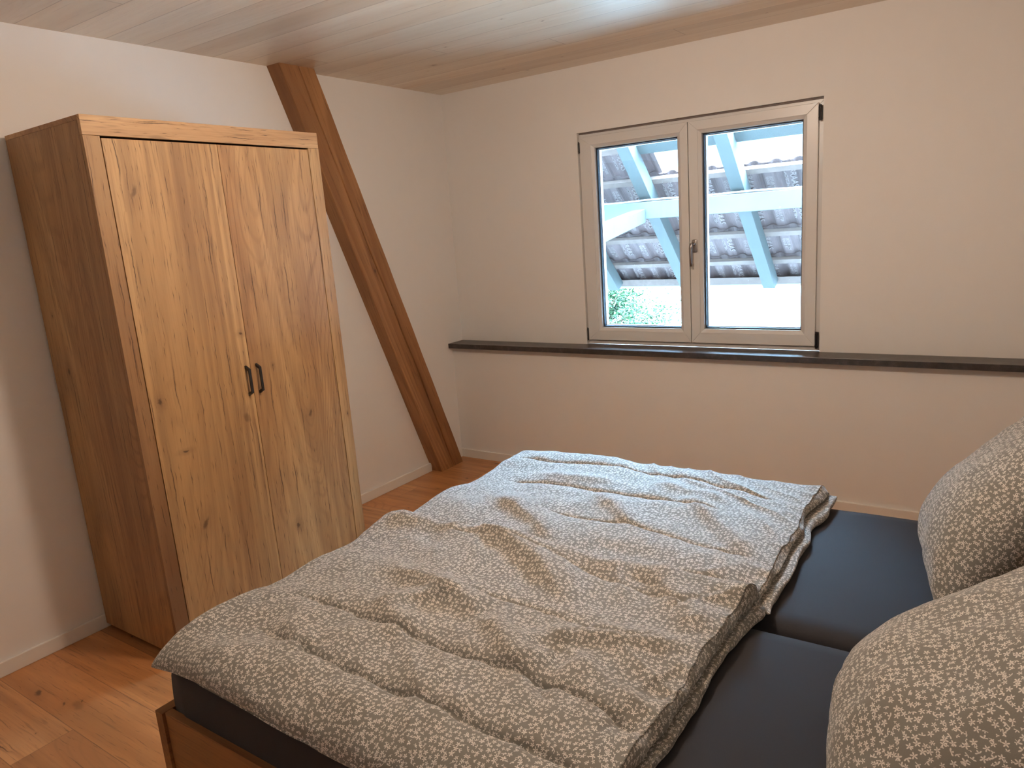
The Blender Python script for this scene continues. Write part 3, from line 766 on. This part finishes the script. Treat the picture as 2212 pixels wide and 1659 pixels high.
# ------------------------------------------------------------------ pillows
def pillow(label, cx, cy, cz, half_w, half_h, thick, tilt, seed, roll=0.0, yaw=0.0, belly=.3):
    n = 150
    a = np.linspace(-1, 1, n); A, B = np.meshgrid(a, a, indexing='ij')    # A across (y), B up the pillow
    vn = VN(seed); vn2 = VN(seed+5)
    def side(sgn):
        t = (np.clip(1-np.abs(A)**2.4, 0, 1)**.52)*(np.clip(1-np.abs(B)**2.4, 0, 1)**.52)
        th = thick*t*(1 - belly*B)
        pull = 1-.07*(1-A*A)*(np.abs(B)**3); pull2 = 1-.07*(1-B*B)*(np.abs(A)**3)
        Yv = A*half_w*pull2; Uv = B*half_h*pull
        wr = t*(.010*vn(A*2.5+3, B*2.5+5)+.004*vn2(A*6+1, B*6))
        # radial gathers near the rim
        rim = np.clip(np.maximum(np.abs(A), np.abs(B))-.6, 0, .4)/.4
        wr += rim*(1-rim)*.010*vn2(np.arctan2(A, B)*9+5, rim*2)
        Wv = sgn*(th + wr)
        return Yv, Uv, Wv
    P = []
    up = np.array([math.sin(tilt), 0, math.cos(tilt)]); fwd = np.array([-math.cos(tilt), 0, math.sin(tilt)]); rt = np.array([0, 1.0, 0])
    if yaw or roll:
        Rz = np.array(Matrix.Rotation(yaw, 3, 'Z')); up, fwd, rt = Rz@up, Rz@fwd, Rz@rt
        if roll:
            c, s = math.cos(roll), math.sin(roll); up, rt = c*up+s*rt, c*rt-s*up
    verts = []; 
    F = []
    me = bpy.data.meshes.new('pillow')
    bm = bmesh.new(); uvl = bm.loops.layers.uv.new('UVMap'); vs = []
    for sgn in (1, -1):
        Yv, Uv, Wv = side(sgn)
        Q = np.array([cx, cy, cz]) + Yv[..., None]*rt + Uv[..., None]*up + Wv[..., None]*fwd
        sag = np.clip((MZ+.003)-Q[..., 2], 0, None)      # flattened where it rests on the bed
        Q[..., 2] += sag
        hb = np.clip(Q[..., 0]-(BX1-.004), 0, None); Q[..., 0] -= np.where(Q[..., 2] < .93, hb, np.clip(Q[..., 0]-(RX-.012), 0, None))
        vs.append([[bm.verts.new(Q[i, j]) if sgn == 1 or (0 < i < n-1 and 0 < j < n-1) else vs[0][i][j] for j in range(n)] for i in range(n)])
    UVs = []
    for sgn in (1, -1):
        Yv, Uv, Wv = side(sgn)
        a1 = np.concatenate([np.zeros((1, n)), np.cumsum(np.hypot(np.diff(Yv, axis=0), np.diff(Wv, axis=0)), 0)]); a1 -= a1[n//2]
        a2 = np.concatenate([np.zeros((n, 1)), np.cumsum(np.hypot(np.diff(Uv, axis=1), np.diff(Wv, axis=1)), 1)], 1); a2 -= a2[:, n//2:n//2+1]
        UVs.append((a1+seed*.37, a2+1.0))
    for k, g in enumerate(vs):
        for i in range(n-1):
            for j in range(n-1):
                q = [(i,j),(i+1,j),(i+1,j+1),(i,j+1)]
                f = bm.faces.new([g[u][w] for u, w in (q if k == 0 else q[::-1])]); f.smooth = True
                for lp, (u, w) in zip(f.loops, (q if k == 0 else q[::-1])): lp[uvl].uv = (UVs[k][0][u, w]+k*3, UVs[k][1][u, w])
    bmesh.ops.recalc_face_normals(bm, faces=bm.faces[:])
    bm.to_mesh(me); bm.free()
    o = link('pillow', me, M['print'])
    return tag(o, label, 'pillow', 'flower-print pillows at the head of the bed')
pillow('plump flower-print pillow on the window side of the bed, with its corner pointing up', 3.189, -1.608, .78, .335, .37, .130, .612, 21, roll=.148, belly=.6)
pillow('plump flower-print pillow nearest the camera, filling the lower right of the view', 3.144, -2.518, .696, .335, .335, .145, .817, 43, roll=.123, belly=.52)

# ------------------------------------------------------------------ ceiling lamp (stands above the picture)
lp = empty('ceiling_lamp', LAMP_POS, 'round ceiling lamp with an opal glass globe hanging in the middle of the ceiling', 'lamp')
lx, ly, lz = LAMP_POS
MB().tube([(lx, ly, lz-.022), (lx, ly, lz-.0005)], .06, 32).build('lamp_base', M['pvc'], lp)
MB().tube([(lx, ly, lz-.075), (lx, ly, lz-.0225)], .010, 16).build('lamp_stem', M['pvc'], lp)
gp = [(lx, ly, lz-.255+.180*(1-math.cos(a))/2) for a in np.linspace(.05, math.pi-.05, 24)]
MB().tube(gp, [.090*math.sin(a) for a in np.linspace(.05, math.pi-.05, 24)], 32).build('lamp_shade', M['lamp'], lp, smooth=True)

# ------------------------------------------------------------------ outside: the open lean-to roof
TS, TC = .95, 3.2                         # tile plane z = TC - TS*y
SL = math.hypot(1, TS); dy, dz = 1/SL, -TS/SL      # unit vector down the slope
ny, nz = TS/SL, 1/SL                       # unit normal (up)
roof = empty('lean_to_roof', (1.4, 1.3, 1.0), 'open tiled lean-to roof on pale painted timbers seen through the window', 'roof')
def along(y): return Vector((0, y, TC-TS*y))
RXS = [.04-1.4, .04-.7, .04, .735, 1.435, 2.135, 2.835, 3.535]
for x in RXS:
    r = MB()
    y0, y1 = .26, 2.19
    zb = lambda y: 2.98-TS*y
    zt = lambda y: 3.135-TS*y
    r.hexa([(x, y0, zb(y0)), (x+.095, y0, zb(y0)), (x+.095, y1, zb(y1)), (x, y1, zb(y1)),
            (x, y0, zt(y0)), (x+.095, y0, zt(y0)), (x+.095, y1+.10, zt(y1+.10)), (x, y1+.10, zt(y1+.10))], .003)
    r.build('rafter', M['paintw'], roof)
pu = MB(); pu.box(-1.6, 4.2, 1.335, 1.455, 1.525, 1.652, bev=.004); pu.build('purlin', M['paintw'], roof)
sb = MB(); a, b = Vector((.70, 1.325, 1.575)), Vector((.70, .32, 1.43))
sb.hexa([(.70, .27, 1.33), (.80, .27, 1.33), (.80, 1.333, 1.50), (.70, 1.333, 1.50),
         (.70, .27, 1.45), (.80, .27, 1.45), (.80, 1.333, 1.60), (.70, 1.333, 1.60)], .003)
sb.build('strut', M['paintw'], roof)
# tile courses; the edges were measured every 33 cm along the slope
course_y = [1.438-.239*k for k in range(4, 0, -1)] + [1.438, 1.677, 1.915, 2.153]
OPEN_X = (.885, 9.9)
def tile_course(k, yt, x0, x1, ylen=.30):
    P = []; xs = np.arange(x0, x1+1e-6, .0125)
    prof = .5-.5*np.cos((xs % .15)/.15*2*np.pi); prof = np.clip((prof-.45)/.55, 0, 1)**.7*.026
    joint = ((xs % .30) < .0126)
    bm = bmesh.new(); rows = []
    for (t, lift) in ((0, .006), (.0, .018), (ylen*SL*1.0, .034), (ylen*SL*1.0, .022)):
        base = Vector((0, yt-.012, TC-TS*(yt-.012)))
        row = []
        for x, p, jn in zip(xs, prof, joint):
            o = p+lift+(.004 if jn else 0)
            row.append(bm.verts.new((x, base.y+dy*t+ny*o, base.z+dz*t+nz*o)))
        rows.append(row)
    for A, B in zip(rows, rows[1:]+rows[:1]):
        for i in range(len(xs)-1): bm.faces.new((A[i], A[i+1], B[i+1], B[i]))
    bm.faces.new([r[0] for r in rows]); bm.faces.new([r[-1] for r in rows][::-1])
    bmesh.ops.recalc_face_normals(bm, faces=bm.faces[:])
    me = bpy.data.meshes.new('tile_course'); bm.to_mesh(me); bm.free()
    return link('tile_course', me, M['tile'], roof)
def text_mesh(body, size):
    cu = bpy.data.curves.new('lettering', 'FONT'); cu.body = body; cu.size = size; cu.extrude = .0030; cu.offset = .0012
    cu.align_x = 'CENTER'; cu.align_y = 'CENTER'; cu.space_line = .85; cu.resolution_u = 2
    o = bpy.data.objects.new('t', cu); C.objects.link(o)
    dg = bpy.context.evaluated_depsgraph_get(); me = bpy.data.meshes.new_from_object(o.evaluated_get(dg))
    bpy.data.objects.remove(o); me.materials.clear(); return me
TX = [text_mesh('BRAAS', .062), text_mesh('FRANKFURTER\nPFANNE 9', .032)]
TX2 = text_mesh('DACHSTEIN', .028)
for k, y in enumerate(course_y):
    open_ = k < 4  # topmost courses, out of view, left open to admit more daylight
    x1 = .905 if open_ else 4.2
    c = tile_course(k, y, -1.65, x1, .30 if k < 7 else .27)
    if open_: tile_course(k, y, 2.25, 4.2, .30)  # unseen tiles to the right, added to cut daylight on the wardrobe doors
    bt = MB()
    zc = TC-TS*y
    pts = []
    for (s, n_) in ((-.024, -.034), (.024, -.034), (.024, -.002), (-.024, -.002)):
        pts.append((y+dy*(s+.02)+ny*n_, zc+dz*(s+.02)+nz*n_))
    bt.hexa([(-1.65, *p) for p in (pts[0], pts[1], pts[2], pts[3])] + [(4.2, *p) for p in (pts[0], pts[1], pts[2], pts[3])])
    if not open_:
        bt.build('batten', M['batten'], roof)
    else:
        b2 = MB(); b2.hexa([(-1.65, *p) for p in pts] + [(.905, *p) for p in pts]); b2.build('batten', M['batten'], roof); bt.bm.free()
    # raised lettering on the undersides
    bmt = bmesh.new()
    for i in range(-11, 28):
        xc = i*.15
        if xc < -.1 or xc > (x1-.08 if open_ else 2.5): continue
        me = TX[i % 2]
        tc = .175
        org = Vector((xc, y-.012+dy*tc+ny*.0145, TC-TS*(y-.012)+dz*tc+nz*.0145))
        # letters read along the slope, facing down into the room
        ux = Vector((0, dy, dz)); uz = Vector((0, -ny, -nz)); uy = uz.cross(ux)
        mt = Matrix.Translation(org) @ Matrix((ux, uy, uz)).transposed().to_4x4()
        tmp = bmesh.new(); tmp.from_mesh(me); tmp.transform(Matrix.Translation((0, .014 if i % 2 == 0 else 0, 0)))
        if i % 2 == 0:
            t2 = bmesh.new(); t2.from_mesh(TX2); t2.transform(Matrix.Translation((0, -.032, 0))); m2 = bpy.data.meshes.new('tmp'); t2.to_mesh(m2); t2.free(); tmp.from_mesh(m2); bpy.data.meshes.remove(m2)
        tmp.transform(mt)
        mm = bpy.data.meshes.new('tmp'); tmp.to_mesh(mm); tmp.free(); bmt.from_mesh(mm); bpy.data.meshes.remove(mm)
    me = bpy.data.meshes.new('raised_lettering'); bmt.to_mesh(me); bmt.free()
    lo = link('raised_lettering', me, M['tiletext'], c)
# header at the top of the opening, eaves board, gutter, cable
hd = MB(); hd.hexa([(.83, 1.135, 2.045), (4.2, 1.135, 2.045), (4.2, 1.205, 1.985), (.83, 1.205, 1.985),
                    (.83, 1.18, 2.10), (4.2, 1.18, 2.10), (4.2, 1.25, 2.04), (.83, 1.25, 2.04)])
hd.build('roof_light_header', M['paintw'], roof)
ev = MB(); ev.hexa([(-1.65, 2.30, .925), (4.2, 2.30, .925), (4.2, 2.33, .925), (-1.65, 2.33, .925), (-1.65, 2.27, .985), (4.2, 2.27, .985), (4.2, 2.33, .985), (-1.65, 2.33, .985)])
ev.build('eaves_board', M['batten'], roof)
def gutter():
    bm = bmesh.new(); xs = (-1.65, 4.2); rings = []
    n = 18; R = .062; cy, cz = 2.395, .962
    pr = [(cy+R*math.cos(math.pi+math.pi*i/n), cz+R*math.sin(math.pi+math.pi*i/n)) for i in range(n+1)]
    pr += [(cy+R+.006, cz+.004)] + [(cy+(R-.003)*math.cos(2*math.pi-math.pi*i/n), cz+.003+(R-.003)*math.sin(2*math.pi-math.pi*i/n)) for i in range(n+1)]
    A = [bm.verts.new((xs[0], *p)) for p in pr]; B = [bm.verts.new((xs[1], *p)) for p in pr]; m = len(pr)
    for i in range(m): bm.faces.new((A[i], A[(i+1)%m], B[(i+1)%m], B[i]))
    bmesh.ops.recalc_face_normals(bm, faces=bm.faces[:])
    me = bpy.data.meshes.new('gutter'); bm.to_mesh(me); bm.free(); link('gutter', me, M['zinc'], roof, smooth=True)
gutter()
cb = MB(); rs = random.Random(2)
cb.tube([(x, 1.345, 1.661+.003*math.sin(x*9)) for x in np.arange(-1.5, 4.1, .1)], .007, 8); cb.build('cable', M['cable'], roof, smooth=True)

# outer wall face of the house around the window, ground and the tree in the yard
st(box('ground', M['ground'], (-30, 30, .4, 60, -3.1, -3.0)))
def tree(cx, cy, cz, R, label):
    t = empty('garden_tree', (cx, cy, -3.0), label, 'tree')
    tk = MB(); tk.tube([(cx, cy, -3.0), (cx+.1, cy, -1.6), (cx-.05, cy+.1, cz)], [.16, .12, .06], 10)
    rr = random.Random(5)
    tips = []
    for i in range(26):
        th = rr.uniform(0, 2*math.pi); ph = rr.uniform(-.5, 1.1); L = R*rr.uniform(.7, 1.0)
        e = Vector((cx+L*math.cos(th)*math.cos(ph), cy+L*math.sin(th)*math.cos(ph), cz+L*math.sin(ph)*.9))
        m_ = Vector((cx, cy, cz-.3)).lerp(e, .5)+Vector((0, 0, .1))
        tk.tube([(cx, cy, cz-.5), m_, e], [.04, .025, .008], 6); tips.append((m_, e))
    tk.build('trunk', M['bark'], t)
    bm = bmesh.new()
    for i in range(22000):
        m_, e = rr.choice(tips); q = rr.uniform(.2, 1.08)
        c = m_.lerp(e, q)+Vector((rr.gauss(0, .13), rr.gauss(0, .13), rr.gauss(0, .11)))
        u = Vector((rr.gauss(0,1), rr.gauss(0,1), rr.gauss(0,.6))).normalized(); w = u.cross(Vector((rr.gauss(0,1), rr.gauss(0,1), rr.gauss(0,1)))).normalized()
        l = rr.uniform(.018, .036); h = l*.42
        vs = [bm.verts.new(c-u*l), bm.verts.new(c+w*h+u*.1*l), bm.verts.new(c+u*l), bm.verts.new(c-w*h+u*.1*l)]
        bm.faces.new(vs)
    me = bpy.data.meshes.new('foliage'); bm.to_mesh(me); bm.free(); link('foliage', me, M['leaf'], t)
tree(-1.95, 5.2, -.02, 1.3, 'green leafy tree in the bright yard seen low through the left casement')
